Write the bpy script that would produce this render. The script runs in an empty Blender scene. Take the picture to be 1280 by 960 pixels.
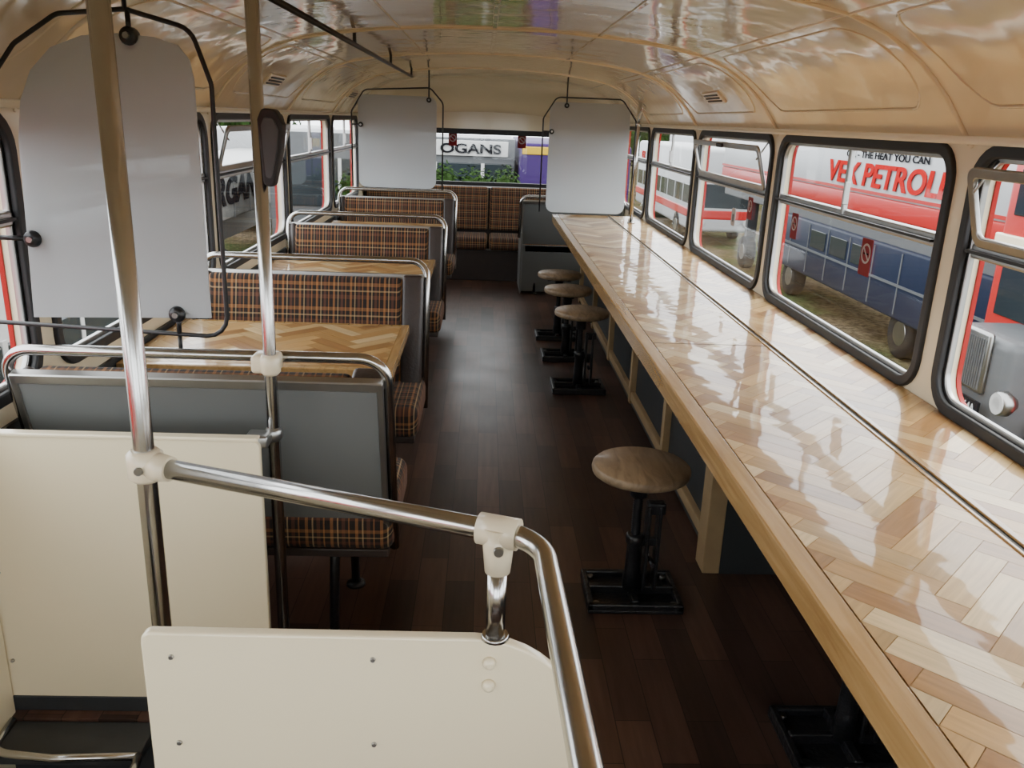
import bpy, bmesh, math, random
from mathutils import Vector, Matrix
random.seed(7)
V=Vector
pi=math.pi
XL,XR=-1.19,1.28
XC=(XL+XR)/2; HW=(XR-XL)/2
YF,YR=-0.9,8.72

# ------------------------------------------------------------------ materials
def nm(name):
    m=bpy.data.materials.new(name); m.use_nodes=True
    return m,m.node_tree.nodes,m.node_tree.links,m.node_tree.nodes['Principled BSDF']
def mat(name,col,rough=.5,metal=0,coat=0,bump=0,bscale=20,var=0,vscale=6,spec=.5,emis=0):
    m,N,L,b=nm(name)
    b.inputs['Base Color'].default_value=(*col,1); b.inputs['Roughness'].default_value=rough
    b.inputs['Metallic'].default_value=metal; b.inputs['Coat Weight'].default_value=coat
    b.inputs['Coat Roughness'].default_value=.06; b.inputs['Specular IOR Level'].default_value=spec
    tc=N.new('ShaderNodeTexCoord')
    if bump:
        n=N.new('ShaderNodeTexNoise'); n.inputs['Scale'].default_value=bscale; n.inputs['Detail'].default_value=3
        L.new(tc.outputs['Object'],n.inputs['Vector'])
        bp=N.new('ShaderNodeBump'); bp.inputs['Strength'].default_value=bump; bp.inputs['Distance'].default_value=.02
        L.new(n.outputs['Fac'],bp.inputs['Height']); L.new(bp.outputs['Normal'],b.inputs['Normal'])
        if coat: L.new(bp.outputs['Normal'],b.inputs['Coat Normal'])
    if var:
        n=N.new('ShaderNodeTexNoise'); n.inputs['Scale'].default_value=vscale; n.inputs['Detail'].default_value=6
        L.new(tc.outputs['Object'],n.inputs['Vector'])
        mx=N.new('ShaderNodeMix'); mx.data_type='RGBA'
        mx.inputs[6].default_value=(*[c*(1-var) for c in col],1); mx.inputs[7].default_value=(*[min(1,c*(1+var)) for c in col],1)
        L.new(n.outputs['Fac'],mx.inputs[0]); L.new(mx.outputs[2],b.inputs['Base Color'])
    return m

cream_ceil=mat('cream_gloss_ceiling',(.78,.67,.47),.14,coat=.7,bump=.45,bscale=2.2,var=.05,vscale=2)
cream=mat('cream_paint',(.80,.70,.50),.3,coat=.35,var=.03,bump=.05,bscale=6)
cream_p=mat('cream_panel_laminate',(.84,.73,.51),.28,coat=.5,var=.02,bump=.05,bscale=5)
chrome=mat('stainless_tube',(.50,.495,.48),.2,1,var=.1,vscale=30)
alu=mat('aluminium_trim',(.44,.44,.43),.35,1,var=.1,vscale=20)
rubber=mat('black_rubber',(.012,.012,.013),.55,var=.2)
black=mat('black_iron',(.010,.010,.012),.35,var=.3,vscale=30,bump=.2,bscale=60)
rodm=mat('black_rod',(.01,.01,.011),.4,var=.1)
greyp=mat('grey_seat_laminate',(.135,.14,.135),.38,coat=.15,var=.08,vscale=3)
vinyl=mat('dark_brown_vinyl',(.035,.025,.022),.45,var=.2,vscale=20,bump=.1,bscale=80)
darkwall=mat('dark_wall_panel',(.025,.028,.03),.5,var=.2)
darkstep=mat('stair_lino',(.025,.027,.03),.5,var=.3,vscale=15)
batten=mat('pine_batten',(.36,.25,.13),.5,var=.2,vscale=14)
redp=mat('red_bus_paint',(.36,.020,.018),.35,coat=.05,var=.05,spec=.15)
redtext=mat('red_lettering',(.36,.012,.012),.5,var=.03,spec=0)
whitep=mat('white_vehicle_paint',(.36,.37,.38),.35,var=.05,spec=.2)
bluep=mat('blue_vehicle_paint',(.010,.015,.032),.45,var=.15,spec=.1)
greyv=mat('grey_vehicle_paint',(.09,.095,.10),.35,var=.1,spec=.15)
silver=mat('silver_grille',(.30,.30,.29),.3,1,var=.1)
dglass=mat('dark_vehicle_glass',(.018,.024,.028),.1,var=.1,spec=.3)
tyre=mat('tyre',(.012,.012,.012),.8,var=.2,spec=.1)
signw=mat('sign_white',(.42,.42,.41),.5,var=.03,spec=.05)
signk=mat('sign_black_lettering',(.010,.010,.012),.5,var=.05,spec=0)
purple=mat('purple_panel',(.03,.015,.07),.5,var=.1,spec=.05)
yellow=mat('yellow_panel',(.36,.24,.02),.5,var=.05,spec=.05)
stk=mat('sticker_red',(.16,.012,.015),.5,var=.05,spec=.1)
stw=mat('sticker_white',(.35,.33,.32),.5,var=.03,spec=.1)
hedgem=mat('hedge_leaves',(.016,.034,.008),.8,var=.8,vscale=5,spec=.02)
board=mat('weathered_boards',(.15,.148,.14),.7,var=.3,vscale=3,spec=.05)

def glass_mat():
    m,N,L,b=nm('window_glass'); N.remove(b)
    t=N.new('ShaderNodeBsdfTransparent'); t.inputs[0].default_value=(.95,.965,.96,1)
    g=N.new('ShaderNodeBsdfGlossy'); g.inputs['Roughness'].default_value=.02
    lw=N.new('ShaderNodeLayerWeight'); lw.inputs[0].default_value=.5
    pw=N.new('ShaderNodeMath'); pw.operation='POWER'; pw.inputs[1].default_value=4; L.new(lw.outputs['Facing'],pw.inputs[0])
    mr=N.new('ShaderNodeMapRange'); mr.inputs[3].default_value=.012; mr.inputs[4].default_value=.25; L.new(pw.outputs[0],mr.inputs[0])
    mx=N.new('ShaderNodeMixShader'); L.new(mr.outputs[0],mx.inputs[0]); L.new(t.outputs[0],mx.inputs[1]); L.new(g.outputs[0],mx.inputs[2])
    L.new(mx.outputs[0],N['Material Output'].inputs[0]); return m
glass=glass_mat()
def frost_mat():
    m,N,L,b=nm('frosted_acrylic'); 
    b.inputs['Base Color'].default_value=(.58,.60,.61,1); b.inputs['Roughness'].default_value=.35
    tl=N.new('ShaderNodeBsdfTranslucent'); tl.inputs[0].default_value=(.72,.75,.77,1)
    tp=N.new('ShaderNodeBsdfTransparent'); tp.inputs[0].default_value=(.9,.93,.95,1)
    tc=N.new('ShaderNodeTexCoord'); n=N.new('ShaderNodeTexNoise'); n.inputs['Scale'].default_value=3
    L.new(tc.outputs['Object'],n.inputs[0]); mr=N.new('ShaderNodeMapRange'); mr.inputs[3].default_value=.5; mr.inputs[4].default_value=.62
    L.new(n.outputs[0],mr.inputs[0])
    m1=N.new('ShaderNodeMixShader'); L.new(mr.outputs[0],m1.inputs[0]); L.new(b.outputs[0],m1.inputs[1]); L.new(tl.outputs[0],m1.inputs[2])
    m2=N.new('ShaderNodeMixShader'); m2.inputs[0].default_value=.16; L.new(m1.outputs[0],m2.inputs[1]); L.new(tp.outputs[0],m2.inputs[2])
    L.new(m2.outputs[0],N['Material Output'].inputs[0]); return m
frost=frost_mat()

def parquet_mat():
    m,N,L,b=nm('lacquered_parquet')
    at=N.new('ShaderNodeAttribute'); at.attribute_name='Col'
    uv=N.new('ShaderNodeUVMap'); uv.uv_map='UVMap'
    mp=N.new('ShaderNodeMapping'); mp.inputs['Scale'].default_value=(6,90,1); L.new(uv.outputs[0],mp.inputs[0])
    n=N.new('ShaderNodeTexNoise'); n.inputs['Scale'].default_value=1; n.inputs['Detail'].default_value=5; n.inputs['Distortion'].default_value=.6
    L.new(mp.outputs[0],n.inputs[0])
    cr=N.new('ShaderNodeMapRange'); cr.inputs[1].default_value=.3; cr.inputs[2].default_value=.7; cr.inputs[3].default_value=.82; cr.inputs[4].default_value=1.08
    L.new(n.outputs[0],cr.inputs[0])
    mx=N.new('ShaderNodeMix'); mx.data_type='RGBA'; mx.blend_type='MULTIPLY'; mx.inputs[0].default_value=1
    L.new(at.outputs[0],mx.inputs[6]); L.new(cr.outputs[0],mx.inputs[7]); L.new(mx.outputs[2],b.inputs['Base Color'])
    b.inputs['Roughness'].default_value=.3; b.inputs['Specular IOR Level'].default_value=.15; b.inputs['Coat Weight'].default_value=.6; b.inputs['Coat Roughness'].default_value=.04
    tc=N.new('ShaderNodeTexCoord'); n2=N.new('ShaderNodeTexNoise'); n2.inputs['Scale'].default_value=6; L.new(tc.outputs['Object'],n2.inputs[0])
    bp=N.new('ShaderNodeBump'); bp.inputs['Strength'].default_value=.12; bp.inputs['Distance'].default_value=.02; L.new(n2.outputs[0],bp.inputs['Height'])
    L.new(bp.outputs[0],b.inputs['Coat Normal']); L.new(bp.outputs[0],b.inputs['Normal'])
    return m
parq=parquet_mat()
def grain_mat(name,c1,c2,rough,coat,scale=(14,1.2,14)):
    m,N,L,b=nm(name)
    tc=N.new('ShaderNodeTexCoord'); mp=N.new('ShaderNodeMapping'); mp.inputs['Scale'].default_value=scale
    L.new(tc.outputs['Object'],mp.inputs[0]); n=N.new('ShaderNodeTexNoise'); n.inputs['Scale'].default_value=3; n.inputs['Detail'].default_value=6; n.inputs['Distortion'].default_value=1
    L.new(mp.outputs[0],n.inputs[0]); r=N.new('ShaderNodeValToRGB'); r.color_ramp.elements[0].position=.3; r.color_ramp.elements[1].position=.7
    r.color_ramp.elements[0].color=(*c1,1); r.color_ramp.elements[1].color=(*c2,1)
    L.new(n.outputs[0],r.inputs[0]); L.new(r.outputs[0],b.inputs['Base Color'])
    b.inputs['Roughness'].default_value=rough; b.inputs['Coat Weight'].default_value=coat; b.inputs['Coat Roughness'].default_value=.08
    return m
edgewood=grain_mat('lacquered_edge_wood',(.34,.195,.070),(.50,.31,.125),.25,.7)
stoolwood=grain_mat('worn_stool_wood',(.17,.115,.065),(.34,.245,.15),.5,.1,(10,2,10))

def floor_mat():
    m,N,L,b=nm('dark_walnut_planks')
    tc=N.new('ShaderNodeTexCoord'); mp=N.new('ShaderNodeMapping'); mp.inputs['Rotation'].default_value=(0,0,pi/2)
    L.new(tc.outputs['Object'],mp.inputs[0])
    br=N.new('ShaderNodeTexBrick'); br.inputs['Scale'].default_value=1; br.inputs['Brick Width'].default_value=.42; br.inputs['Row Height'].default_value=.095
    br.inputs['Mortar Size'].default_value=.0012; br.inputs['Color1'].default_value=(.105,.055,.039,1); br.inputs['Color2'].default_value=(.033,.020,.016,1); br.inputs['Mortar'].default_value=(.008,.005,.005,1)
    br.offset=.37; L.new(mp.outputs[0],br.inputs[0])
    mp2=N.new('ShaderNodeMapping'); mp2.inputs['Scale'].default_value=(25,2,1); L.new(tc.outputs['Object'],mp2.inputs[0])
    n=N.new('ShaderNodeTexNoise'); n.inputs['Scale'].default_value=2; n.inputs['Detail'].default_value=6; L.new(mp2.outputs[0],n.inputs[0])
    mr=N.new('ShaderNodeMapRange'); mr.inputs[3].default_value=.5; mr.inputs[4].default_value=1.6; L.new(n.outputs[0],mr.inputs[0])
    mx=N.new('ShaderNodeMix'); mx.data_type='RGBA'; mx.blend_type='MULTIPLY'; mx.inputs[0].default_value=1
    L.new(br.outputs[0],mx.inputs[6]); L.new(mr.outputs[0],mx.inputs[7]); L.new(mx.outputs[2],b.inputs['Base Color'])
    n3=N.new('ShaderNodeTexNoise'); n3.inputs['Scale'].default_value=4; L.new(tc.outputs['Object'],n3.inputs[0])
    mr3=N.new('ShaderNodeMapRange'); mr3.inputs[3].default_value=.28; mr3.inputs[4].default_value=.42; L.new(n3.outputs[0],mr3.inputs[0]); L.new(mr3.outputs[0],b.inputs['Roughness'])
    return m
floorm=floor_mat()

def plaid_mat():
    m,N,L,b=nm('tartan_moquette')
    tc=N.new('ShaderNodeTexCoord'); sp=N.new('ShaderNodeSeparateXYZ'); L.new(tc.outputs['Object'],sp.inputs[0])
    def math_(op,a,bv):
        k=N.new('ShaderNodeMath'); k.operation=op
        for i,x in enumerate((a,bv)):
            if x is None: continue
            if isinstance(x,(int,float)): k.inputs[i].default_value=x
            else: L.new(x,k.inputs[i])
        return k.outputs[0]
    def ramp(val,stops):
        fr=math_('FRACT',val,None); r=N.new('ShaderNodeValToRGB'); r.color_ramp.interpolation='CONSTANT'
        e=r.color_ramp.elements; e[0].position=0; e[0].color=(*stops[0][1],1); e[1].position=stops[1][0]; e[1].color=(*stops[1][1],1)
        for p,c in stops[2:]:
            q=e.new(p); q.color=(*c,1)
        L.new(fr,r.inputs[0]); return r.outputs[0]
    K=(.014,.009,.007); O=(.31,.135,.045); R=(.12,.045,.024); C=(.42,.29,.15)
    s=math_('MULTIPLY',sp.outputs['X'],1/.068)
    t=math_('MULTIPLY',math_('SUBTRACT',sp.outputs['Z'],sp.outputs['Y']),1/.072)
    a=ramp(s,[(0,K),(.16,O),(.28,K),(.43,C),(.49,K),(.62,R),(.76,K),(.88,O),(.94,K)])
    c=ramp(t,[(0,K),(.2,R),(.36,K),(.5,C),(.56,K),(.72,O),(.86,K)])
    mx=N.new('ShaderNodeMix'); mx.data_type='RGBA'; mx.inputs[0].default_value=.42; L.new(a,mx.inputs[6]); L.new(c,mx.inputs[7])
    L.new(mx.outputs[2],b.inputs['Base Color']); b.inputs['Roughness'].default_value=.9; b.inputs['Sheen Weight'].default_value=.05
    n=N.new('ShaderNodeTexNoise'); n.inputs['Scale'].default_value=400; L.new(tc.outputs['Object'],n.inputs[0])
    bp=N.new('ShaderNodeBump'); bp.inputs['Strength'].default_value=.4; bp.inputs['Distance'].default_value=.002; L.new(n.outputs[0],bp.inputs['Height']); L.new(bp.outputs[0],b.inputs['Normal'])
    return m
plaid=plaid_mat()
def ground_mat():
    m,N,L,b=nm('grass_and_gravel')
    tc=N.new('ShaderNodeTexCoord'); n=N.new('ShaderNodeTexNoise'); n.inputs['Scale'].default_value=.35; n.inputs['Detail'].default_value=8; L.new(tc.outputs['Object'],n.inputs[0])
    r=N.new('ShaderNodeValToRGB'); e=r.color_ramp.elements; e[0].position=.40; e[0].color=(.038,.048,.020,1); e[1].position=.64; e[1].color=(.095,.072,.050,1)
    q=e.new(.5); q.color=(.060,.050,.028,1)
    L.new(n.outputs[0],r.inputs[0]); n2=N.new('ShaderNodeTexNoise'); n2.inputs['Scale'].default_value=9; n2.inputs['Detail'].default_value=6; L.new(tc.outputs['Object'],n2.inputs[0])
    mr=N.new('ShaderNodeMapRange'); mr.inputs[1].default_value=.3; mr.inputs[2].default_value=.7; mr.inputs[3].default_value=.4; mr.inputs[4].default_value=1.5; L.new(n2.outputs[0],mr.inputs[0])
    mx=N.new('ShaderNodeMix'); mx.data_type='RGBA'; mx.blend_type='MULTIPLY'; mx.inputs[0].default_value=1
    L.new(r.outputs[0],mx.inputs[6]); L.new(mr.outputs[0],mx.inputs[7]); L.new(mx.outputs[2],b.inputs['Base Color']); b.inputs['Roughness'].default_value=.95; b.inputs['Specular IOR Level'].default_value=0
    return m
groundm=ground_mat()

# ------------------------------------------------------------------ geometry helpers
def fillet(pts,r,n=6,closed=False):
    pts=[V(p) for p in pts]; out=[]; N=len(pts)
    for i,p in enumerate(pts):
        if not closed and i in (0,N-1): out.append(p); continue
        rr=r[i] if isinstance(r,(list,tuple)) else r
        a=pts[i-1]-p; b=pts[(i+1)%N]-p
        if rr<=0: out.append(p); continue
        ang=a.angle(b); 
        if ang>pi-.02: out.append(p); continue
        d=min(rr/math.tan(ang/2),a.length*.49,b.length*.49); rr2=d*math.tan(ang/2)
        a.normalize(); b.normalize(); c=p+(a+b).normalized()*(rr2/math.sin(ang/2))
        s=p+a*d-c; e=p+b*d-c; tot=s.angle(e)
        for k in range(n+1):
            t=k/n
            out.append(c+(s*math.sin((1-t)*tot)+e*math.sin(t*tot))/math.sin(tot))
    return out
def rrect(x0,y0,x1,y1,r,n=6):
    return [(p.x,p.y) for p in fillet([(x0,y0,0),(x1,y0,0),(x1,y1,0),(x0,y1,0)],r,n,True)]
class M:
    def __init__(s,name):
        s.name=name; s.bm=bmesh.new(); s.mats=[]
    def mi(s,m):
        if m not in s.mats: s.mats.append(m)
        return s.mats.index(m)
    def box(s,lo,hi,m,bev=0,seg=2,mtx=None):
        lo=V(lo);hi=V(hi)
        c=(lo+hi)/2; d=hi-lo
        r=bmesh.ops.create_cube(s.bm,size=1,matrix=Matrix.Translation(c)@Matrix.Diagonal((d.x,d.y,d.z,1)))
        vs=r['verts']; fs=set(f for v in vs for f in v.link_faces)
        if bev:
            es=list(set(e for v in vs for e in v.link_edges))
            bev=min(bev,min(abs(d.x),abs(d.y),abs(d.z))*.49)
            rr=bmesh.ops.bevel(s.bm,geom=es,offset=bev,segments=seg,profile=.5,affect='EDGES')
            fs=set(rr['faces'])|set(f for f in fs if f.is_valid)
            vs=list(set(v for f in fs for v in f.verts))
            fs=set(f for v in vs for f in v.link_faces)
        k=s.mi(m)
        for f in fs: f.material_index=k; f.smooth=bool(bev and seg>2)
        if mtx is not None: bmesh.ops.transform(s.bm,matrix=mtx,verts=vs)
        return vs
    def tube(s,pts,r,m,seg=14,closed=False,cap=True):
        pts=[V(p) for p in pts]; N=len(pts); k=s.mi(m); rings=[]
        up=None
        for i,p in enumerate(pts):
            if closed: t=(pts[(i+1)%N]-pts[i-1])
            else: t=pts[min(i+1,N-1)]-pts[max(i-1,0)]
            t.normalize()
            if up is None:
                up=V((0,0,1)) if abs(t.z)<.9 else V((1,0,0))
            up=(up-t*up.dot(t)).normalized(); bn=t.cross(up)
            rad=r[i] if isinstance(r,(list,tuple)) else r
            rings.append([s.bm.verts.new(p+(up*math.cos(a)+bn*math.sin(a))*rad) for a in [2*pi*j/seg for j in range(seg)]])
        for i in range(N if closed else N-1):
            A=rings[i];B=rings[(i+1)%N]
            for j in range(seg):
                f=s.bm.faces.new((A[j],B[j],B[(j+1)%seg],A[(j+1)%seg])); f.material_index=k; f.smooth=True
        if cap and not closed:
            for R_ in (rings[0][::-1],rings[-1]):
                f=s.bm.faces.new(R_); f.material_index=k
    def lathe(s,c,prof,m,seg=32,ax='z'):
        c=V(c); k=s.mi(m); rings=[]
        for r,h in prof:
            ring=[]
            for j in range(seg):
                a=2*pi*j/seg; x=math.cos(a)*r; y=math.sin(a)*r
                p={'z':V((x,y,h)),'y':V((x,h,-y)),'x':V((h,x,y))}[ax]
                ring.append(s.bm.verts.new(c+p))
            rings.append(ring)
        for A,B in zip(rings,rings[1:]):
            for j in range(seg):
                f=s.bm.faces.new((A[j],A[(j+1)%seg],B[(j+1)%seg],B[j])); f.material_index=k; f.smooth=True
        for R_ in (rings[0][::-1],rings[-1]):
            f=s.bm.faces.new(R_); f.material_index=k
    def plate(s,outline,holes,th,o,ax,ay,m,bev=0):
        """2D filled outline with holes, extruded th about plane at o with axes ax, ay."""
        cu=bpy.data.curves.new('tmp','CURVE'); cu.dimensions='2D'; cu.fill_mode='BOTH'; cu.extrude=th/2; cu.bevel_depth=bev; cu.bevel_resolution=2
        if bev: cu.extrude=max(0,th/2-bev)
        for ol in [outline]+holes:
            sp=cu.splines.new('POLY'); sp.points.add(len(ol)-1); sp.use_cyclic_u=True
            for i,p in enumerate(ol): sp.points[i].co=(p[0],p[1],0,1)
        ob=bpy.data.objects.new('tmp',cu); s._addobj(ob,cu,o,ax,ay,m)
    def text(s,body,size,o,ax,ay,m,th=.01,shear=0,bold=0,sx=1):
        cu=bpy.data.curves.new('tmp','FONT'); cu.body=body; cu.size=size; cu.extrude=th; cu.shear=shear; cu.offset=bold
        ob=bpy.data.objects.new('tmp',cu); s._addobj(ob,cu,o,V(ax)*sx,ay,m,norm=V(ax).cross(V(ay)))
    def _addobj(s,ob,cu,o,ax,ay,m,norm=None):
        bpy.context.collection.objects.link(ob); dg=bpy.context.evaluated_depsgraph_get(); dg.update()
        me=bpy.data.meshes.new_from_object(ob.evaluated_get(dg))
        ax=V(ax);ay=V(ay);az=norm or ax.cross(ay); o=V(o)
        mt=Matrix(((ax.x,ay.x,az.x,o.x),(ax.y,ay.y,az.y,o.y),(ax.z,ay.z,az.z,o.z),(0,0,0,1)))
        me.transform(mt)
        before=set(s.bm.faces); s.bm.from_mesh(me); k=s.mi(m)
        for f in s.bm.faces:
            if f not in before: f.material_index=k
        bpy.data.objects.remove(ob); bpy.data.curves.remove(cu); bpy.data.meshes.remove(me)
    def finish(s,parent=None,recalc=True,loc=None):
        if recalc: bmesh.ops.recalc_face_normals(s.bm,faces=s.bm.faces[:])
        me=bpy.data.meshes.new(s.name); s.bm.to_mesh(me); s.bm.free()
        for m in s.mats: me.materials.append(m)
        ob=bpy.data.objects.new(s.name,me); bpy.context.collection.objects.link(ob)
        if parent: ob.parent=parent
        return ob
def empty(name):
    e=bpy.data.objects.new(name,None); bpy.context.collection.objects.link(e); e.empty_display_size=.1; return e

OAK=[(.54,.335,.135),(.46,.265,.095),(.60,.405,.185),(.37,.20,.07),(.52,.31,.115),(.67,.49,.26),(.33,.17,.06),(.50,.32,.135)]
def parquet(name,x0,y0,x1,y1,z,parent,L=.26,W=.065,ang=pi/4,seed=1,bright=1):
    rnd=random.Random(seed); bm=bmesh.new(); uvl=bm.loops.layers.uv.new('UVMap'); cl=bm.loops.layers.float_color.new('Col')
    n=round(L/W); cx,cy=(x0+x1)/2,(y0+y1)/2; R=math.hypot(x1-x0,y1-y0)/2+L
    ca,sa=math.cos(ang),math.sin(ang); g=.0006
    Kx=int(R/W)+2
    for k in range(-Kx,Kx+1):
        for j in range(-int(R/L)-2,int(R/L)+3):
            ox=j*2*L
            for (a,b,c,d,ver) in ((k*W+ox,k*W,L,W,0),(k*W+ox,(k+1)*W,W,L,1)):
                mx,my=a+c/2,b+d/2; X=mx*ca-my*sa+cx; Y=mx*sa+my*ca+cy
                if X<x0-L or X>x1+L or Y<y0-L or Y>y1+L: continue
                q=[(a+g,b+g),(a+c-g,b+g),(a+c-g,b+d-g),(a+g,b+d-g)]
                vs=[bm.verts.new((p*ca-r*sa+cx,p*sa+r*ca+cy,z)) for p,r in q]
                f=bm.faces.new(vs); u0,v0=rnd.random()*9,rnd.random()*9
                base=rnd.choice(OAK); kf=bright*rnd.uniform(.85,1.1)
                for l,(p,r) in zip(f.loops,q):
                    l[uvl].uv=((p-a)+u0,(r-b)+v0) if not ver else ((r-b)+u0,(p-a)+v0)
                    l[cl]=(base[0]*kf,base[1]*kf,base[2]*kf,1)
    for co,no in (((x0,0,0),(-1,0,0)),((x1,0,0),(1,0,0)),((0,y0,0),(0,-1,0)),((0,y1,0),(0,1,0))):
        bmesh.ops.bisect_plane(bm,geom=bm.verts[:]+bm.edges[:]+bm.faces[:],plane_co=co,plane_no=no,clear_outer=True)
    for f in bm.faces:
        if f.normal.z<0: f.normal_flip()
    me=bpy.data.meshes.new(name); bm.to_mesh(me); bm.free(); me.materials.append(parq)
    ob=bpy.data.objects.new(name,me); bpy.context.collection.objects.link(ob); ob.parent=parent
    return ob

# ------------------------------------------------------------------ ceiling profile
PROF=[(0,1.862),(.25,1.858),(.5,1.842),(.72,1.815),(.86,1.788),(.97,1.745),(1.07,1.68),(1.15,1.60),(1.20,1.53),(HW,1.485)]
def ceil_z(dx):
    dx=abs(dx)
    for (a,za),(b,zb) in zip(PROF,PROF[1:]):
        if dx<=b: return za+(zb-za)*(dx-a)/(b-a)
    return PROF[-1][1]
prof_full=[(-a,z) for a,z in PROF[::-1]]+[(a,z) for a,z in PROF[1:]]

# ------------------------------------------------------------------ room shell
fl=M('floor')
HX,HY0,HY1=-.60,.25,1.82     # stairwell hole: x<HX, HY0<y<HY1
fl.box((HX,YF,-.06),(XR+.02,YR,0),floorm)
fl.box((XL-.02,HY1,-.06),(HX,YR,0),floorm)
fl.box((XL-.02,YF,-.06),(HX,HY0,0),floorm)
fl.finish()
c=M('ceiling'); k=c.mi(cream_ceil)
ys=[YF+(7.7-YF)*i/40 for i in range(41)]+[7.7+(YR-7.7)*i/12 for i in range(1,13)]
rows=[]
for y in ys:
    t=max(0,(y-7.7)/(YR-7.7)); drop=.30*t**2.2
    row=[]
    for dx,z in prof_full:
        zz=max(z-drop,1.485) if t>0 else z
        row.append(c.bm.verts.new((XC+dx,y,zz)))
    rows.append(row)
for A,B in zip(rows,rows[1:]):
    for i in range(len(A)-1):
        f=c.bm.faces.new((A[i],B[i],B[i+1],A[i+1])); f.material_index=k; f.smooth=True
ceil=c.finish(recalc=False)
sm=ceil.modifiers.new('sub','SUBSURF'); sm.levels=1; sm.render_levels=1
rf=M('roof_shell'); rf.box((XL-.06,YF-.06,1.93),(XR+.06,YR+.06,1.97),redp,.01); 
for x in (XL-.06,XR+.02): rf.box((x,YF-.06,1.47),(x+.04,YR+.06,1.95),redp)
rf.box((XL-.05,YR+.02,1.40),(XR+.05,YR+.06,1.95),redp); rf.box((XL-.05,YF-.06,1.53),(XR+.05,YF-.02,1.95),redp)
rf.finish()
ribys=[.80,2.27,3.78,5.235,6.745]
rb=M('trim_1')
for y in ribys:
    rb.tube([(XC+dx*.998,y,z-.002) for dx,z in prof_full],.008,cream_ceil,8)
for dx in (-.86,.86):
    rb.tube([(XC+dx,YF+.02,ceil_z(dx)-.002),(XC+dx,7.75,ceil_z(dx)-.002)],.006,cream_ceil,8)
for dx in (-.02,.42,-.42):
    rb.box((XC+dx-.010,YF+.02,ceil_z(dx)-.005),(XC+dx+.010,7.6,ceil_z(dx)+.002),cream_ceil,.003)
for y0,y1 in zip(ribys,ribys[1:]+[8.2]):
    for sg in (-1,1):
        pts=[]
        a0,a1=.90,1.17; m0,m1=y0+.10,y1-.10
        for (a,y) in [(a0,m0),(a0,m1),(a1,m1),(a1,m0)]: pts.append((a,y,0))
        pp=fillet(pts,.11,6,True); dd=[]
        for i,p in enumerate(pp):
            q=pp[(i+1)%len(pp)]; nn=max(1,int((q-p).length/.06))
            for j in range(nn): dd.append(p.lerp(q,j/nn))
        if y1<8: rb.tube([(XC+sg*p.x,p.y,ceil_z(p.x)-.001) for p in dd],.005,cream_ceil,6,closed=True)
rb.finish()
cn=M('trim_2')
for x,sg in ((XL,1),(XR,-1)):
    cn.tube([(x+sg*.03,YF+.02,1.492),(x+sg*.03,YR-.02,1.492)],.011,cream,8)
    for i in range(60):
        y=.3+i*.14
        cn.lathe((x+sg*.004,y,1.478),[(.006,-.003),(.005,.003)],cream,8,'x')
cn.finish()

# side walls with window openings
WR=[(-.62,.74),(.86,2.21),(2.33,3.73),(3.84,5.18),(5.29,6.69),(6.80,8.10)]
WL=[(-.62,.74),(.86,2.21),(2.33,3.73),(3.84,5.18),(5.29,6.69),(6.80,8.10)]
Z0,Z1,ZT=.79,1.465,1.215
wi=0; RC=.085
def opening_window(x,sg,y0,y1,hopper=False):
    """sg = direction to inside (+1 left wall, -1 right wall)"""
    global wi; wi+=1
    w=M('window_%d'%wi); ax=(0,1,0); ay=(0,0,1)
    out=rrect(y0-.014,Z0-.014,y1+.014,Z1+.014,RC+.014); inn=rrect(y0+.009,Z0+.009,y1-.009,Z1-.009,RC-.008)
    w.plate(out,[inn],.018,(x+sg*.004,0,0),ax,ay,rubber,.005)
    w.plate(rrect(y0-.05,Z0-.05,y1+.05,Z1+.05,RC+.05),[rrect(y0+.006,Z0,y1-.006,Z1,RC)],.012,(x-sg*.056,0,0),ax,ay,redp)
    w.plate(rrect(y0+.008,Z0+.008,y1-.008,Z1-.008,RC-.006),[rrect(y0+.022,Z0+.022,y1-.022,Z1-.022,RC-.02)],.016,(x-sg*.014,0,0),ax,ay,alu,.003)
    w.box((x-sg*.02-.012,y0+.02,ZT-.020),(x-sg*.02+.020,y1-.02,ZT+.020),alu,.006)
    w.box((x-.014,y0+.03,ZT-.004),(x+.014,y1-.03,ZT+.004),rubber)
    w.plate(rrect(y0+.012,Z0+.012,y1-.012,ZT,.02),[],.003,(x-sg*.02,0,0),ax,ay,glass)
    ym=(y0+y1)/2
    if hopper:
        a=math.radians(16)*sg
        T=Matrix.Translation((x-sg*.008,0,ZT+.02))@Matrix.Rotation(a,4,'Y')@Matrix.Translation((-(x-sg*.008),0,-(ZT+.02)))
        before=set(w.bm.verts)
        w.plate(rrect(y0+.05,ZT+.02,y1-.05,Z1-.03,.03),[rrect(y0+.07,ZT+.04,y1-.07,Z1-.05,.02)],.014,(x,0,0),ax,ay,alu,.003)
        w.plate(rrect(y0+.06,ZT+.03,y1-.06,Z1-.04,.03),[],.003,(x,0,0),ax,ay,glass)
        w.box((x-.02,ym-.05,Z1-.05),(x+.02,ym+.05,Z1-.03),rubber,.004)
        nv=[v for v in w.bm.verts if v not in before]
        bmesh.ops.transform(w.bm,matrix=T,verts=nv)
        for yy in (y0+.08,y1-.08): w.tube([(x,yy,Z1-.02),(x+sg*.05,yy,ZT+.15)],.004,alu,6)
    else:
        w.box((x-sg*.01-.008,ym-.012,ZT),(x-sg*.01+.008,ym+.012,Z1-.02),alu,.003)
        w.box((x+sg*.006-.01,ym-.045,ZT+.04),(x+sg*.006+.01,ym-.03,ZT+.12),alu,.003)
        w.plate(rrect(y0+.012,ZT,y1-.012,Z1-.012,.05),[],.003,(x-sg*.02,0,0),ax,ay,glass)
    w.finish()
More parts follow.
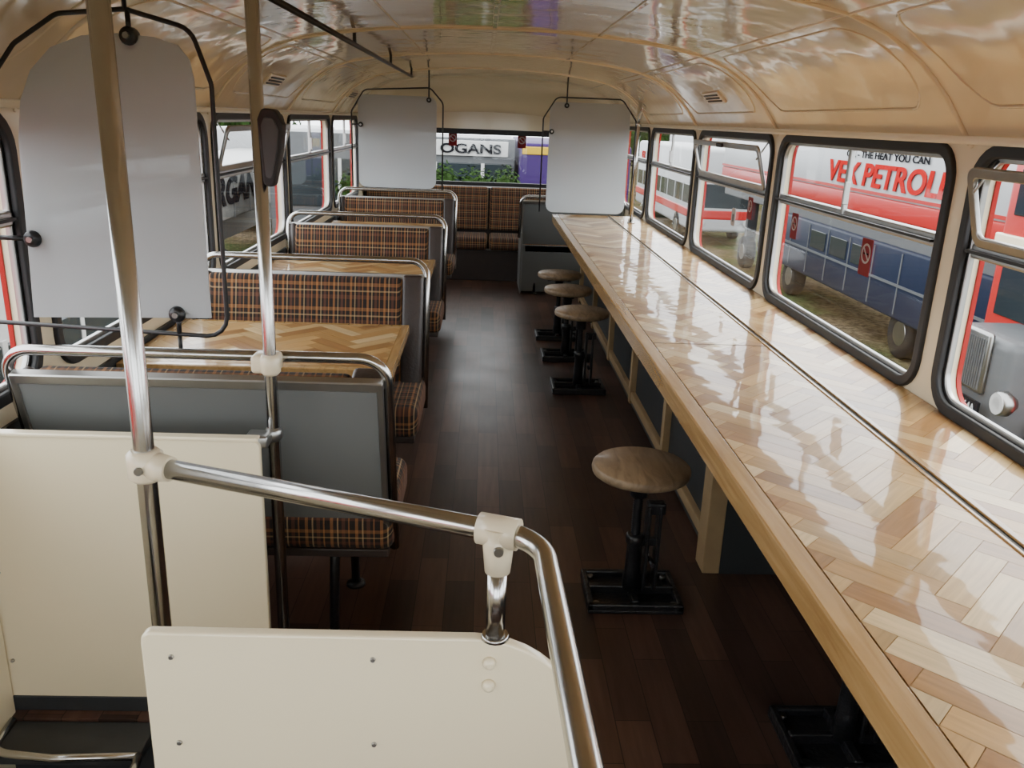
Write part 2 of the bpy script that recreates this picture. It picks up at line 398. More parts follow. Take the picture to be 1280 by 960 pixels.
for nme,x,sg,W_ in (('wall_left',XL,1,WL),('wall_right',XR,-1,WR)):
    w=M(nme)
    w.plate([(YF,.0),(YR,.0),(YR,1.52),(YF,1.52)],[rrect(a,Z0,b,Z1,RC) for a,b in W_],.05,(x-sg*.025,0,0),(0,1,0),(0,0,1),cream)
    if sg>0: w.box((x-.05,YF,-1.1),(x,YR,0),cream)
    else: w.box((x,YF,-1.1),(x+.05,YR,0),darkwall)
    w.finish()
    for j,(a,b) in enumerate(W_): opening_window(x,sg,a,b,hopper=(j in (1,3) and sg<0) or (j==3 and sg>0))
ln=M('baseboard_left'); ln.box((XL+.001,1.88,0.001),(XL+.012,8.7,.72),darkwall); ln.finish()

# rear wall with window
w=M('wall_rear')
w.plate([(XL,0),(XR,0),(XR,1.60),(XL,1.60)],[rrect(-.80,.86,.90,1.37,.07)],.05,(0,YR+.025,0),(1,0,0),(0,0,1),cream)
w.finish()
wi+=1; w=M('window_%d'%wi)
w.plate(rrect(-.820,.84,.920,1.390,.09),[rrect(-.78,.88,.88,1.35,.06)],.03,(0,YR-.002,0),(1,0,0),(0,0,1),rubber,.006)
w.plate(rrect(-.79,.87,.89,1.36,.06),[],.003,(0,YR+.02,0),(1,0,0),(0,0,1),glass)
w.finish()
# front wall with windscreens (behind the camera)
w=M('wall_front')
w.plate([(XL,0),(XR,0),(XR,1.9),(XL,1.9)],[rrect(-1.10,.66,.02,1.53,.1),rrect(.07,.66,1.19,1.53,.1)],.05,(0,YF-.025,0),(1,0,0),(0,0,1),cream)
w.finish()
for a,b in ((-1.10,.02),(.07,1.19)):
    wi+=1; w=M('window_%d'%wi)
    w.plate(rrect(a-.02,.64,b+.02,1.55,.11),[rrect(a+.012,.672,b-.012,1.518,.09)],.03,(0,YF,0),(1,0,0),(0,0,1),rubber,.006)
    w.plate(rrect(a+.01,.67,b-.01,1.52,.09),[],.003,(0,YF-.02,0),(1,0,0),(0,0,1),glass); w.finish()

# ------------------------------------------------------------------ counter
cnt=empty('bar_counter')
CX0,CX1,CY0,CY1,CZ=.56,1.277,-.2,7.0,.77
b=M('worktop')
b.box((CX0+.045,CY0,CZ-.04),(CX1,CY1,CZ-.002),edgewood)
b.box((CX0,CY0,CZ-.062),(CX0+.047,CY1,CZ),edgewood,.004)
b.box((1.005,CY0,CZ-.003),(1.012,CY1,CZ+.004),edgewood,.001)
b.box((1.012,CY0,CZ-.01),(1.026,CY1,CZ+.0008),rubber)
b.box((1.026,CY0,CZ-.003),(1.040,CY1,CZ+.006),edgewood,.001)
b.box((CX0+.05,CY1-.03,CZ-.06),(CX1,CY1,CZ+.001),edgewood,.002)
for y in (2.84,5.15): b.box((CX0+.047,y-.0015,CZ-.002),(CX1,y+.0015,CZ+.0012),rubber)
b.finish(cnt)
parquet('parquet_front_section',CX0+.047,CY0,1.005,CY1-.03,CZ+.0006,cnt,.224,.056,pi/4,3)
parquet('parquet_wall_section',1.040,CY0,CX1,CY1-.03,CZ+.0036,cnt,.208,.052,pi/4,5,1.03)
u=M('under_frame')
u.box((.84,2.62,.02),(.86,6.98,CZ-.045),darkwall)
u.box((.80,2.60,0),(.86,2.70,CZ-.045),batten,.003)
u.box((.86,2.60,.0),(1.27,2.62,CZ-.045),darkwall)
for y in (3.45,4.3,5.15,6.0,6.9): u.box((.81,y-.025,.06),(.845,y+.025,CZ-.045),batten,.003)
for z in (.08,.48): u.box((.815,2.70,z),(.842,6.95,z+.045),batten,.003)
u.box((.81,2.7,CZ-.10),(.845,6.95,CZ-.045),batten,.003)
u.box((.80,-.15,0),(.86,-.07,CZ-.045),batten,.003)
u.box((1.18,1.0,0),(1.24,1.06,CZ-.045),batten,.003)
u.box((1.255,-.2,.0),(1.275,2.6,CZ-.05),darkwall)
u.finish(cnt)

# ------------------------------------------------------------------ stools
def stool(x,y,seat=.474,rot=0):
    s=M('bar_stool')
    z=seat
    s.lathe((x,y,0),[(.02,z-.034),(.146,z-.034),(.154,z-.028),(.157,z-.016),(.155,z-.006),(.149,z),(.02,z+.001)],stoolwood,40)
    s.lathe((x,y,0),[(.07,z-.046),(.075,z-.036)],black,20)
    for a in (rot,rot+pi/2):
        d=V((math.cos(a),math.sin(a),0))*.11
        s.tube([V((x,y,z-.041))-d,V((x,y,z-.041))+d],.010,black,8)
    s.lathe((x,y,0),[(.028,z-.11),(.030,z-.10),(.030,z-.05),(.05,z-.042)],black,16)
    pr=[]
    h=.16
    while h<z-.10: pr+=[(.013,h),(.0165,h+.004)]; h+=.008
    s.lathe((x,y,0),pr,black,14)
    s.lathe((x,y,0),[(.032,.03),(.026,.10),(.024,.19),(.03,.20),(.03,.225),(.024,.23)],black,18)
    for sx in (-1,1):
        s.box((x+.055+sx*.018-.006,y-.028,.03),(x+.055+sx*.018+.006,y+.028,z-.14),black,.004)
    s.box((x+.03,y-.02,z-.17),(x+.09,y+.02,z-.13),black,.006)
    s.box((x+.0,y-.012,.19),(x+.075,y+.012,.215),black,.003)
    s.tube([(x+.055,y-.05,.14),(x+.055,y+.05,.14)],.008,black,8)
    s.box((x-.155,y-.115,0),(x+.155,y+.115,.014),black,.004)
    for (x0,y0,x1,y1) in ((-.155,-.115,.155,-.095),(-.155,.095,.155,.115),(-.155,-.115,-.135,.115),(.135,-.115,.155,.115)):
        s.box((x+x0,y+y0,.008),(x+x1,y+y1,.034),black,.005)
    s.box((x-.14,y-.01,.01),(x+.14,y+.01,.04),black,.004); s.box((x-.012,y-.1,.01),(x+.012,y+.1,.04),black,.004)
    for sx in(-1,1):
        for sy in (-1,1): s.lathe((x+sx*.125,y+sy*.085,0),[(.012,.014),(.01,.026)],silver,8)
    s.finish()
stool(.52,2.45); stool(.575,4.70,.474,.4); stool(.56,5.38,.47,.2); stool(.55,5.92,.474,.7)
stool(.95,1.75,.474)

# ------------------------------------------------------------------ bench seats
def bench(y0,dr,x0=-1.14,x1=-.235,name='bench_seat',top=.868,hoop=.93,skirt=False):
    """y0: y of the top of the back; dr=-1 faces the camera, +1 faces the rear"""
    s=M(name); zb=.40; rake=.12
    ang=math.atan2(rake,top-zb)
    def back(za,zc,d0,d1,xa,xb,m,bev,seg=3):
        lo=(xa,min(dr*d0,dr*d1),0); hi=(xb,max(dr*d0,dr*d1),(zc-za)/math.cos(ang))
        T=Matrix.Translation((0,y0+dr*rake*((top-za)/(top-zb)),za))@Matrix.Rotation(dr*ang,4,'X')
        s.box(lo,hi,m,bev,seg,T)
    back(zb-.03,top-.012,.006,.075,x0+.035,x1-.085,plaid,.022,4)
    back(zb-.05,top-.005,.0,.05,x0+.005,x0+.04,vinyl,.014,3); back(zb-.05,top-.003,.0,.082,x1-.088,x1-.005,vinyl,.014,3)
    back(zb-.02,top,-.012,.004,x0+.01,x1-.01,greyp,.002,1)
    for (xa,xb) in ((x0+.002,x0+.018),(x1-.018,x1-.002)): back(zb-.03,top+.002,-.018,-.004,xa,xb,alu,.002,1)
    back(top-.020,top+.006,-.018,.012,x0+.002,x1-.002,alu,.003,1); back(zb-.03,zb-.008,-.018,0,x0+.002,x1-.002,alu,.002,1)
    ca=y0+dr*(rake-.03); cb=y0+dr*(rake+.40)
    s.box((x0+.01,min(ca,cb),.345),(x1+.012,max(ca,cb),.465),plaid,.035,4)
    s.box((x0+.02,min(ca,cb)+.01,.325),(x1-.005,max(ca,cb)-.01,.35),vinyl,.004)
    yb=y0+dr*rake; yt=y0+dr*-.005
    path=fillet([(x1+.008,yb+dr*.02,.34),(x1+.008,yt,hoop),(x0-.012,yt,hoop),(x0-.012,yb,.5)],[0,.07,.07,0],8)
    s.tube(path,.0135,chrome,12)
    ya,yc=y0+dr*(rake+.02),y0+dr*(rake+.36)
    for xx in (x1-.16,x0+.14):
        leg=fillet([(xx,ya-dr*.05,.012),(xx,ya,.33),(xx,yc,.33),(xx,yc+dr*.02,.012)],[0,.04,.04,0],6)
        s.tube(leg,.014,black,10)
        for yy in (ya-dr*.05,yc+dr*.02): s.lathe((xx,yy,0),[(.032,0),(.03,.010),(.018,.014)],black,14)
    s.tube([(x0+.14,yc,.33),(x1-.02,yc,.33)],.012,black,8); s.tube([(x0+.14,ya,.33),(x1-.02,ya,.33)],.012,black,8)
    if skirt: s.box((x0,y0+dr*rake-.03,.02),(x1,y0+dr*rake-.012,.44),greyp,.003); s.box((x0,y0+dr*.0,.02),(x0+.015,y0+dr*.5,.55),greyp,.003)
    return s.finish()
bench(1.99,1)
for y in (3.46,5.07,6.87): bench(y,-1)
bench(7.42,1,.33,1.22,top=.83,hoop=.87,skirt=True)

# rear bench
s=M('rear_bench_seat')
for a,b_ in ((-1.16,.04),(.05,1.25)):
    s.box((a,8.42,.44),(b_,8.50,.86),plaid,.03,4,)
    s.box((a,8.02,.30),(b_,8.46,.42),plaid,.035,4)
s.box((-1.17,8.08,.0),(1.26,8.14,.30),vinyl,.004)
s.box((-1.17,8.50,.0),(1.26,8.56,.85),vinyl,.006)
s.box((-1.17,8.56,.82),(1.26,8.70,.85),vinyl,.006)
s.tube([(-1.15,8.08,.302),(1.24,8.08,.302)],.01,alu,8)
s.finish()

# ------------------------------------------------------------------ tables
def table(x0,y0,x1,y1,z,seed):
    t=empty('dining_table')
    b=M('table_top'); b.box((x0,y0,z-.036),(x1,y1,z),edgewood,.004); b.finish(t)
    parquet('table_parquet',x0+.035,y0+.03,x1-.03,y1-.03,z+.0006,t,.20,.05,pi/4,seed,1.0)
    l=M('table_leg'); cy=(y0+y1)/2
    l.tube([(x1-.28,cy,.01),(x1-.28,cy,z-.04)],.025,black,16); l.lathe((x1-.28,cy,0),[(.13,0),(.128,.012),(.04,.03),(.03,.05)],black,24)
    l.box((x1-.40,cy-.12,z-.05),(x1-.16,cy+.12,z-.035),black,.003)
    l.box((XL+.014,y0+.05,z-.08),(XL+.05,y1-.05,z-.036),batten,.003); l.finish(t)
table(-1.175,2.64,-.285,3.27,.705,11)
table(-1.175,4.30,-.275,4.90,.705,12)
table(-1.175,6.02,-.275,6.62,.705,13)

# ------------------------------------------------------------------ frosted screens in black rod hoops
def clampk(s,p,d):
    p=V(p); d=V(d)
    s.lathe(p+V((0,-.018,0)),[(.006,0),(.017,.003),(.02,.010),(.02,.030),(.014,.036)],black,16,'y')
    s.tube([p,p+d],.006,black,8)
    s.lathe(p+V((0,-.024,0)),[(.007,0),(.008,.006)],silver,8,'y')
s=M('frosted_screen'); y=2.03
o=[(-1.085,1.0),(-1.065,1.42),(-1.05,1.50),(-1.02,1.565),(-.97,1.615),(-.90,1.642),(-.82,1.65),(-.74,1.645),(-.69,1.63),(-.667,1.60),(-.66,1.56),(-.66,1.01)]
s.plate(o,[],.006,(0,y,0),(1,0,0),(0,0,1),frost)
hp=[(-1.175,y,.985),(-.622,y,.962),(-.622,y,1.55),(-.66,y,1.665),(-.80,y,1.70),(-.95,y,1.685),(-1.05,y,1.62),(-1.145,y,1.50)]
s.tube(fillet(hp,.05,4),.0055,rodm,8)
s.tube([(-.80,y,1.70),(-.80,y,ceil_z(-.80-XC)-.002)],.0055,rodm,8)
clampk(s,(-.795,y,1.645),(0,0,.055)); clampk(s,(-.74,y,1.018),(0,0,-.05)); clampk(s,(-1.062,y,1.19),(-.11,0,0))
s.tube([(-.74,y,.962),(-.74,y,.92)],.0055,rodm,8)
s.finish()
def screen(x0,x1,z0,y,side):
    s=M('frosted_screen')
    s.plate(rrect(x0,z0,x1,1.645,.06,5),[],.006,(0,y,0),(1,0,0),(0,0,1),frost)
    xa,xb=x0-.05,x1+.05
    s.tube(fillet([(xa,y,z0+.0),(xa,y,1.52),(xa+.10,y,1.68),(xb-.10,y,1.71) if side<0 else (xb-.12,y,1.68),(xb,y,1.60 if side<0 else 1.52),(xb,y,z0)],.06,5),.006,rodm,8)
    xm=x1-.06 if side<0 else x0+.13
    s.tube([(xm,y,1.62),(xm,y,ceil_z(xm-XC)-.003)],.006,rodm,8); clampk(s,(xm,y,1.62),(0,0,.05))
    clampk(s,(x0+.02,y,1.42),(-.07,0,0))
    s.finish()
screen(-1.00,-.39,.945,6.90,-1)
screen(.50,1.14,.79,6.96,1)

# ------------------------------------------------------------------ poles, guard panels, handrail
def clamp(s,p,r=.030,h=.05,m=cream,ax='z'):
    x,y,z=p
    s.lathe((x,y,z) ,[(r*.72,-h/2),(r,-h/2+.008),(r,h/2-.008),(r*.72,h/2)],m,20,ax)
PR=.0165
P1=(-.552,1.31); P2=(-.497,1.93)
s=M('grab_pole')
s.tube([(P1[0],P1[1],0),(P1[0],P1[1],ceil_z(P1[0]-XC))],PR,chrome,20)
s.lathe((P1[0],P1[1],0),[(.04,0),(.038,.008),(.02,.014)],chrome,20); s.finish()
s=M('grab_pole')
s.tube([(P2[0],P2[1],0),(P2[0],P2[1],ceil_z(P2[0]-XC))],.015,chrome,20)
s.lathe((P2[0],P2[1],0),[(.04,0),(.038,.008),(.02,.014)],chrome,20)
clamp(s,(P2[0],P2[1],.925),.024,.05); s.box((P2[0]-.045,P2[1]-.012,.903),(P2[0]+.02,P2[1]+.05,.947),cream,.010,3)
s.box((P2[0]-.055,P2[1]-.065,.735),(P2[0]+.0,P2[1]-.01,.765),alu,.006,3); clamp(s,(P2[0],P2[1],.75),.021,.035,alu)
s.lathe((P2[0]-.04,P2[1]-.068,.75),[(.008,0),(.009,.006)],silver,8,'y')
s.finish()
s=M('convex_mirror')
T=Matrix.Translation((P2[0]+.028,P2[1]-.012,1.42))@Matrix.Rotation(math.radians(-10),4,'Z')
o=[(-.012,-.075),(.004,-.078),(.024,.0),(.030,.05),(.016,.078),(-.010,.080),(-.020,.06)]
s.plate([(p.x,p.y) for p in fillet([(a,b,0) for a,b in o],.008,3,True)],[],.024,(0,0,0),(1,0,0),(0,0,1),rubber,.004)
s.plate([(p.x*.72+.002,p.y*.8) for p in fillet([(a,b,0) for a,b in o],.008,3,True)],[],.004,(0,-.013,0),(1,0,0),(0,0,1),greyv,.0015)
bmesh.ops.transform(s.bm,matrix=T,verts=s.bm.verts[:])
s.tube([(P2[0]+.016,P2[1],1.44),(P2[0]+.03,P2[1]-.005,1.44)],.008,rubber,8)
s.finish()
s=M('grab_pole'); x,y=1.13,6.5
s.tube([(x,y,CZ+.004),(x,y,ceil_z(x-XC))],.013,chrome,16); s.lathe((x,y,CZ+.004),[(.03,0),(.028,.008),(.016,.012)],chrome,16)
s.tube([(x,y,1.50),(x-.01,y-.08,1.56),(x,y-.14,1.62)],.010,chrome,10); clamp(s,(x,y,1.5),.02,.03,chrome); s.finish()

# ceiling rail
s=M('ceiling_handrail'); 
s.tube([(-.56,2.35,1.775),(-.56,6.65,1.775)],.010,rodm,10)
for yy in (2.4,3.8,5.2,6.6): s.tube([(-.56,yy,1.775),(-.56,yy,ceil_z(-.56-XC))],.008,rodm,8)
s.finish()

# handrail
s=M('stair_handrail'); z=.93
path=fillet([(P1[0],P1[1],z),(.095,1.075,z),(.118,.30,z),(.118,-.35,z)],[0,.09,0,0],10)
s.tube(path,.0165,chrome,20)
s.tube([(.118,-.35,z+.01),(.118,-.35,0)],.0165,chrome,16)
d=(V((.095,1.075,0))-V((P1[0],P1[1],0))).normalized()
clamp(s,(P1[0],P1[1],z),.029,.055)
a=V((P1[0],P1[1],z)); s.tube([a+d*.01,a+d*.05],[.026,.021],cream,18)
s.lathe((P1[0],P1[1]-.029,z),[(.007,-.004),(.008,.003)],silver,10,'y')
q=a.lerp(V((.095,1.075,z)),.905)
s.tube([q-d*.030,q+d*.030],.0235,cream,20)
s.tube([q+V((0,0,.01)),q-V((0,0,.065))],[.026,.019],cream,20); s.lathe(q+V((.0,-.024,-.02)),[(.007,-.005),(.008,.003)],silver,10,'y')
st=q-V((0,0,.06)); s.tube([st,V((q.x,q.y,.755))],.0145,chrome,18); s.lathe((q.x,q.y,.752),[(.022,0),(.02,.006)],chrome,16)
s.finish()

# guard panels
s=M('stair_guard_panel')
yb=1.10
o=[(p.x,p.y) for p in fillet([(-.49,.0,0),(.172,.0,0),(.172,.748,0),(-.49,.752,0)],[.0,.0,.17,.012],10,True)]
s.plate(o,[],.020,(0,yb,0),(1,0,0),(0,0,1),cream_p,.004)
for (bx,bz) in ((-.45,.715),(-.15,.715),(-.45,.56),(-.15,.56)):
    s.lathe((bx,yb-.012,bz),[(.0035,-.002),(.0045,.003)],alu,8,'y')
for bz in (.712,.672): s.lathe((.026,yb-.016,bz),[(.004,-.004),(.009,-.001),(.011,.006)],cream_p,14,'y')
s.finish()
s=M('stair_guard_panel')
o=[(p.x,p.y) for p in fillet([(XL+.005,.04,0),(-.515,.04,0),(-.515,.755,0),(XL+.005,.765,0)],[0,0,.015,0],4,True)]
s.plate(o,[],.018,(0,1.86,0),(1,0,0),(0,0,1),cream_p,.003)
s.box((XL+.015,1.848,.001),(-.52,1.872,.045),darkstep,.003)
s.box((XL+.005,1.846,.758),(-.515,1.874,.768),cream_p,.003)
for bz in (.15,.4,.65): s.lathe((-1.16,1.848,bz),[(.004,-.003),(.005,.003)],alu,8,'y')
s.finish()
s=M('stair_side_panel')
s.box((XL+.003,.2,-.9),(XL+.02,1.845,.74),cream_p,.003)
for bz in (.25,.45,.66): s.lathe((XL+.02,1.72,bz),[(.009,0),(.006,.006)],cream_p,12,'x')
s.finish()
# stairs
s=M('staircase')
for i in range(5):
    s.box((XL+.024,1.55-.28*i,-.16-.2*i-.03),(HX-.015,1.815-.28*i,-.16-.2*i),darkstep,.004)
    s.box((XL+.024,1.80-.28*i,-.16-.2*i),(HX-.015,1.812-.28*i,-.02-.2*i),darkstep)
s.box((HX-.012,.25,-1.1),(HX-.002,1.81,-.01),darkstep)
s.box((XL+.024,.252,-1.15),(HX-.015,.26,-.02),darkstep)
nose=fillet([(XL+.03,1.812,.0),(XL+.035,1.70,.0),(-1.0,1.68,.0),(-.80,1.69,.0)],[0,.05,.02,0],8)
s.box((XL+.024,1.69,-.03),(-.80,1.815,-.003),darkstep,.004)
s.tube(nose,.010,chrome,12)
s.tube(fillet([(-.80,1.69,.0),(-.79,1.62,-.0),(-.78,1.3,-.16),(-.78,.9,-.4)],.03,4),.011,chrome,12)
s.finish()

# vents in cove
for (sg,y) in ((1,4.45),(-1,4.45),(-1,7.0)):
    s=M('air_vent'); dx=sg*1.10; z=ceil_z(dx)-.006; a=math.radians(45)*sg
    T=Matrix.Translation((XC+dx,y,z))@Matrix.Rotation(a,4,'Y')
    s.box((-.035,-.16,-.008),(.035,.16,.006),cream,.004,2,T)
    for k_ in range(3): s.box((-.022+.018*k_,-.13,-.012),(-.014+.018*k_,.13,-.007),darkwall,0,2,T)
    s.finish()

# stickers
def sticker(o,ax,ay,size=.085):
    s=M('no_smoking_sticker'); o=V(o); n=V(ax).cross(V(ay))
    s.plate(rrect(-size*.42,-size*.62,size*.42,size*.62,.004,2),[],.001,o,ax,ay,stk)
    c2=lambda r:[(r*math.cos(2*pi*i/24),size*.12+r*math.sin(2*pi*i/24)) for i in range(24)]
    s.plate(c2(size*.34),[c2(size*.27)],.001,o+n*.001,ax,ay,stw)
    s.plate([(-size*.25,size*.3),(-size*.2,size*.34),(size*.25,-size*.06),(size*.2,-size*.1)],[],.001,o+n*.0015,ax,ay,stw)
    s.plate([(-size*.18,size*.09),(size*.18,size*.09),(size*.18,size*.14),(-size*.18,size*.14)],[],.001,o+n*.001,ax,ay,signk)
    s.finish()
for y,z in ((2.80,1.10),(3.50,1.12),(4.12,1.13)): sticker((XR+.012,y,z),(0,-1,0),(0,0,1),.10 if y<3 else .085)
for x in (-.33,.36): sticker((x,YR+.012,1.29),(1,0,0),(0,0,1),.10)
s=M('window_tag'); s.plate(rrect(-.035,-.045,.035,.045,.015,4),[],.002,(XR+.012,4.38,1.06),(0,-1,0),(0,0,1),stw); s.plate(rrect(-.012,-.02,.012,.02,.006,4),[],.001,(XR+.010,4.38,1.055),(0,-1,0),(0,0,1),black); s.finish()

# ------------------------------------------------------------------ outside world
GZ=-2.7
g=M('ground_outside'); g.box((-80,-60,GZ-.1),(80,110,GZ),groundm); g.finish()

def wheel(s,c,r,w,ax):
    s.lathe(c,[(r*.5,-w/2),(r*.95,-w/2),(r,-w*.35),(r,w*.35),(r*.95,w/2),(r*.5,w/2)],tyre,28,ax)
    s.lathe(c,[(r*.48,-w/2-.01),(r*.5,0),(r*.48,w/2+.01)],silver,20,ax)
s=M('fuel_trailer')
X=8.0
s.box((X,12.4,.25),(X+2.4,29,1.22),whitep,.06,3); s.box((X-.01,12.4,-.12),(X+2.41,29,.26),redp,.04,3)
s.box((X-.02,12.4,.30),(X+.0,29,.36),redp); s.box((X-.02,12.4,1.19),(X+2.42,29,1.24),redp,.02)
s.box((X+.1,12.6,-.62),(X+2.3,28.8,-.12),greyv,.03)
# blue skirt with locker doors and small windows
s.box((X+.02,12.6,-1.95),(X+2.38,24.5,-.60),bluep,.06,3)
for i in range(9): s.box((X+.005,13.4+i*1.2,-1.85),(X+.022,13.44+i*1.2,-.68),greyv)
for i in (3,4,5): s.box((X+.0,13.56+i*1.2,-1.20),(X+.03,14.48+i*1.2,-.78),dglass,.01)
s.box((X+.0,12.7,-1.32),(X+.02,24.4,-1.27),greyv)
for y in (14.5,15.7,22.0,26.3): wheel(s,(X+.3,y,GZ+.5),.5,.3,'x'); s.box((X+.2,y-.1,GZ+.4),(X+.5,y+.1,-.6),darkwall)
s.text('VEX PETROLEUM',.64,(X-.03,19.9,.45),(0,-1,0),(0,0,1),redtext,.01,.12,.016,1.38)
s.text('OIL - THE HEAT YOU CAN',.19,(X-.03,19.0,1.0),(0,-1,0),(0,0,1),signk,.005,0,.004,1.62)
s.finish()
def coach(name,x0,y0,x1,y1,z0,z1,cm,band,face='x-'):
    s=M(name); s.box((x0,y0,z0+.5),(x1,y1,z1),cm,.14,4)
    s.box((x0-.012,y0+.3,z0+1.45),(x1+.012,y1-.3,z0+2.15),dglass,.03,2); s.box((x0+.3,y0-.012,z0+1.35),(x1-.3,y1+.012,z0+2.25),dglass,.05,2)
    if band: s.box((x0-.015,y0-.015,z0+.95),(x1+.015,y1+.015,z0+1.3),band,.05,2)
    n=max(2,int((y1-y0)/1.4)); 
    for i in range(1,n):
        yy=y0+.3+(y1-y0-.6)*i/n; s.box((x0-.02,yy-.04,z0+1.42),(x1+.02,yy+.04,z0+2.18),cm)
    for yy in (y0+(y1-y0)*.2,y0+(y1-y0)*.78):
        for xx in (x0+.12,x1-.12): wheel(s,(xx,yy,z0+.5),.5,.3,'x')
    for xx in (x0+.35,x1-.35): s.lathe((xx,y0-.02,z0+.85),[(.13,-.03),(.14,0),(.12,.03)],signw,16,'y')
    return s
s=coach('parked_coach',7.6,31,10,43,GZ,.75,whitep,redp); s.text('VEX',.5,(7.57,42,-.05),(0,-1,0),(0,0,1),redtext,.01,.1,.01); s.finish()
# vintage red bus front with radiator at the right
s=M('vintage_bus'); X=6.0; D=.55
s.box((X+.9,7.7+D,GZ+.5),(14,10.6+D,1.45),redp,.12,4)
s.box((X+.88,7.95+D,-.75),(X+.92,10.35+D,-.1),dglass,.03); s.box((X+.88,7.95+D,.55),(X+.92,10.35+D,1.15),dglass,.03)
s.box((X+1.2,7.68+D,-.75),(13.8,10.62+D,-.1),dglass,.03); s.box((X+1.2,7.68+D,.5),(13.8,10.62+D,1.15),dglass,.03)
s.box((X+.86,7.68+D,.12),(X+.95,10.62+D,.3),cream,.02)
s.box((X+.05,8.55+D,GZ+.75),(X+1.0,9.85+D,-.75),greyv,.12,4)
s.box((X-.02,8.85+D,-1.45),(X+.06,9.55+D,-.70),silver,.05,3)
for i in range(14): s.box((X-.035,8.90+D+i*.046,-1.40),(X-.02,8.915+D+i*.046,-.78),greyv)
s.box((X+.0,8.3+D,GZ+.45),(X+.10,10.2+D,GZ+.68),silver,.03,2)
for yy in (8.45+D,): s.lathe((X+.05,yy,-1.42),[(.08,-.1),(.14,-.08),(.15,.02),(.08,.12)],silver,20,'x'); s.lathe((X-.04,yy,-1.42),[(.125,-.01),(.125,.01)],signw,20,'x')
yy=9.98+D; s.lathe((X+.05,yy,-1.25),[(.08,-.1),(.14,-.08),(.15,.02),(.08,.12)],silver,20,'x'); s.lathe((X-.04,yy,-1.25),[(.125,-.01),(.125,.01)],signw,20,'x')
for yy in (8.2+D,10.0+D): 
    wheel(s,(X+.9,yy,GZ+.5),.5,.28,'y'); s.box((X+.35,yy-.2,GZ+.95),(X+1.4,yy+.2,GZ+1.05),redp,.04,3)
s.box((X-.09,9.26,-1.70),(X-.06,9.98,-1.50),signk,.004); s.box((X-.06,9.5,-1.62),(X+.10,9.75,-1.56),greyv)
s.text('EAO 364A',.155,(X-.095,9.95,-1.655),(0,-1,0),(0,0,1),signw,.002,0,.003,.92)
s.finish()
# left side outside
s=M('curtain_trailer'); s.box((-8.4,17.5,-1.0),(-6,30,.15),board,.05,3); s.box((-8.4,17.5,.15),(-5.98,30,.24),alu,.02)
for i in range(9): s.box((-6.0,17.9+i*1.4,-1.0),(-5.985,17.96+i*1.4,.15),greyv)
s.text('ERGAN',.85,(-5.975,18.6,-.62),(0,1,0),(0,0,1),signk,.01,.25,.03,1.45)
s.box((-8.2,17.7,-1.5),(-6.2,29.8,-1.0),darkwall)
for y in (19,20.3,27,28.3): wheel(s,(-6.3,y,GZ+.5),.5,.3,'x'); s.box((-6.6,y-.1,GZ+.5),(-6.4,y+.1,-1.2),darkwall)
s.finish()
s=coach('parked_coach',-9.5,30.5,-7,41,GZ,.9,whitep,greyv); s.finish()
s=coach('parked_coach',-6.6,2.6,-4.2,10.5,GZ,.35,whitep,bluep); s.finish()
s=coach('parked_coach',-6.9,-7,-4.4,1.4,GZ,1.2,redp,cream); s.finish()
s=coach('parked_coach',12,45,14.6,57,GZ,1.0,whitep,bluep); s.finish()
# rear: shop sign, coloured lorry, hedge
s=M('sign_building'); s.box((-5,20.2,GZ),(.68,24,1.06),greyv,.02); s.box((-2.1,20.12,.66),(.52,20.2,1.0),signw,.01)
s.text('OGANS',.29,(-1.05,20.09,.725),(1,0,0),(0,0,1),signk,.01,0,.009,1.40); s.box((-4.5,20.15,-.6),(.6,20.22,.5),dglass,.02)
for x in (-3.4,-2.3,-1.2,-.1): s.box((x,20.12,-.6),(x+.08,20.16,.5),signw)
s.finish()
s=M('coloured_lorry'); s.box((.78,19.0,GZ+.8),(3.2,26,1.02),purple,.06,3); s.box((.80,18.98,.78),(1.6,19.02,.95),yellow,.02); s.box((1.7,18.98,.2),(3.1,19.02,.9),redp,.02)
for xx in (1.0,2.9): 
    for yy in (19.8,25): wheel(s,(xx,yy,GZ+.5),.5,.3,'x'); s.box((xx-.1,yy-.1,GZ+.5),(xx+.1,yy+.1,GZ+.9),darkwall)
s.finish()
def leaves(name,blobs,n,size,seed=1):
    rnd=random.Random(seed);bm=bmesh.new()
    for _ in range(n):
        c,r=rnd.choice(blobs)
        d=V((rnd.gauss(0,1),rnd.gauss(0,1),rnd.gauss(0,1))).normalized()
        p=V(c)+V((d.x*r[0],d.y*r[1],d.z*r[2]))*rnd.uniform(.75,1.05)
        nrm=(d+V((rnd.uniform(-.7,.7),rnd.uniform(-.7,.7),rnd.uniform(-.7,.7)))).normalized()
        a=nrm.orthogonal().normalized();a.rotate(Matrix.Rotation(rnd.uniform(0,6.28),3,nrm));b=nrm.cross(a)
        s_=size*rnd.uniform(.6,1.3)
        bm.faces.new([bm.verts.new(p+q) for q in (-a*s_,b*s_*.5,a*s_,-b*s_*.5)])
    for c,r in blobs:
        bmesh.ops.create_icosphere(bm,subdivisions=2,radius=1,matrix=Matrix.Translation(V(c))@Matrix.Diagonal((r[0]*.8,r[1]*.8,r[2]*.8,1)))
    me=bpy.data.meshes.new(name);bm.to_mesh(me);bm.free();me.materials.append(hedgem);o=bpy.data.objects.new(name,me);bpy.context.collection.objects.link(o)
rnd=random.Random(3)
bl=[(((x*.35-2.4+rnd.uniform(-.1,.1)),15.8+rnd.uniform(-.3,.3),-.14+rnd.uniform(-.2,.14)),(.35,.4,.75)) for x in range(9)]
bl+=[((a,b-.0,z-.9),(r[0],r[1],1.75)) for (a,b,z),r in [((a,b,min(z,-.3)),r) for (a,b,z),r in bl]]
leaves('hedge',bl,15000,.045)
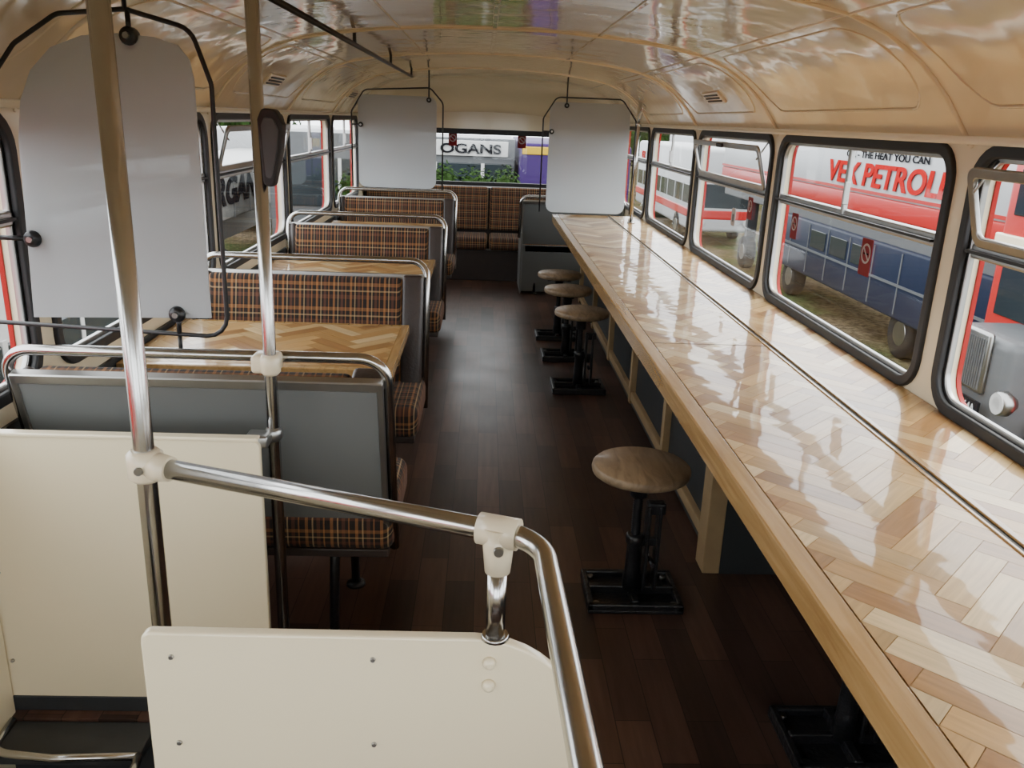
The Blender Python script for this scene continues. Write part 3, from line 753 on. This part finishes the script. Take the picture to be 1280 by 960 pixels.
for nme,(x0,x1,y,n) in (('tree_line',(-45,-14,60,9)),('tree_line',(10,50,80,11))):
    bl=[((x0+(x1-x0)*(i+.5)/n+rnd.uniform(-.6,.6),y+rnd.uniform(-1,1),-.5+rnd.uniform(-.4,.6)),(2.4,2,3.0)) for i in range(n)]
    leaves(nme,bl,7000,.28,n)

# ------------------------------------------------------------------ light
wd=bpy.data.worlds.new('overcast_sky'); bpy.context.scene.world=wd; wd.use_nodes=True
N=wd.node_tree.nodes; L=wd.node_tree.links; bg=N['Background']
tc=N.new('ShaderNodeTexCoord'); sp=N.new('ShaderNodeSeparateXYZ'); L.new(tc.outputs['Generated'],sp.inputs[0])
r=N.new('ShaderNodeValToRGB'); e=r.color_ramp.elements; e[0].position=.0; e[0].color=(.93,.95,1,1); e[1].position=.7; e[1].color=(.97,.98,1,1)
L.new(sp.outputs['Z'],r.inputs[0]); L.new(r.outputs[0],bg.inputs[0]); bg.inputs[1].default_value=6.9
sn=bpy.data.lights.new('hazy_sun','SUN'); sn.energy=4; sn.angle=.6; sn.color=(1,.95,.88)
so=bpy.data.objects.new('hazy_sun',sn); bpy.context.collection.objects.link(so); so.rotation_euler=(math.radians(48),math.radians(0),math.radians(118))

# ------------------------------------------------------------------ camera
f=1050;r_=math.radians(2.2);th=math.radians(17.47);ps=math.radians(2.32)
R=V((math.cos(ps),-math.sin(ps),0)); F=V((math.sin(ps)*math.cos(th),math.cos(ps)*math.cos(th),-math.sin(th))); U=V((math.sin(ps)*math.sin(th),math.cos(ps)*math.sin(th),math.cos(th)))
cx=R*math.cos(r_)+U*math.sin(r_); cy=U*math.cos(r_)-R*math.sin(r_); cz=-F
cam=bpy.data.cameras.new('camera'); co=bpy.data.objects.new('camera',cam); bpy.context.collection.objects.link(co)
co.matrix_world=Matrix(((cx.x,cy.x,cz.x,0),(cx.y,cy.y,cz.y,0),(cx.z,cy.z,cz.z,1.5),(0,0,0,1)))
cam.sensor_width=36; cam.lens=36*f/1280; cam.clip_start=.02; cam.clip_end=300
bpy.context.scene.camera=co
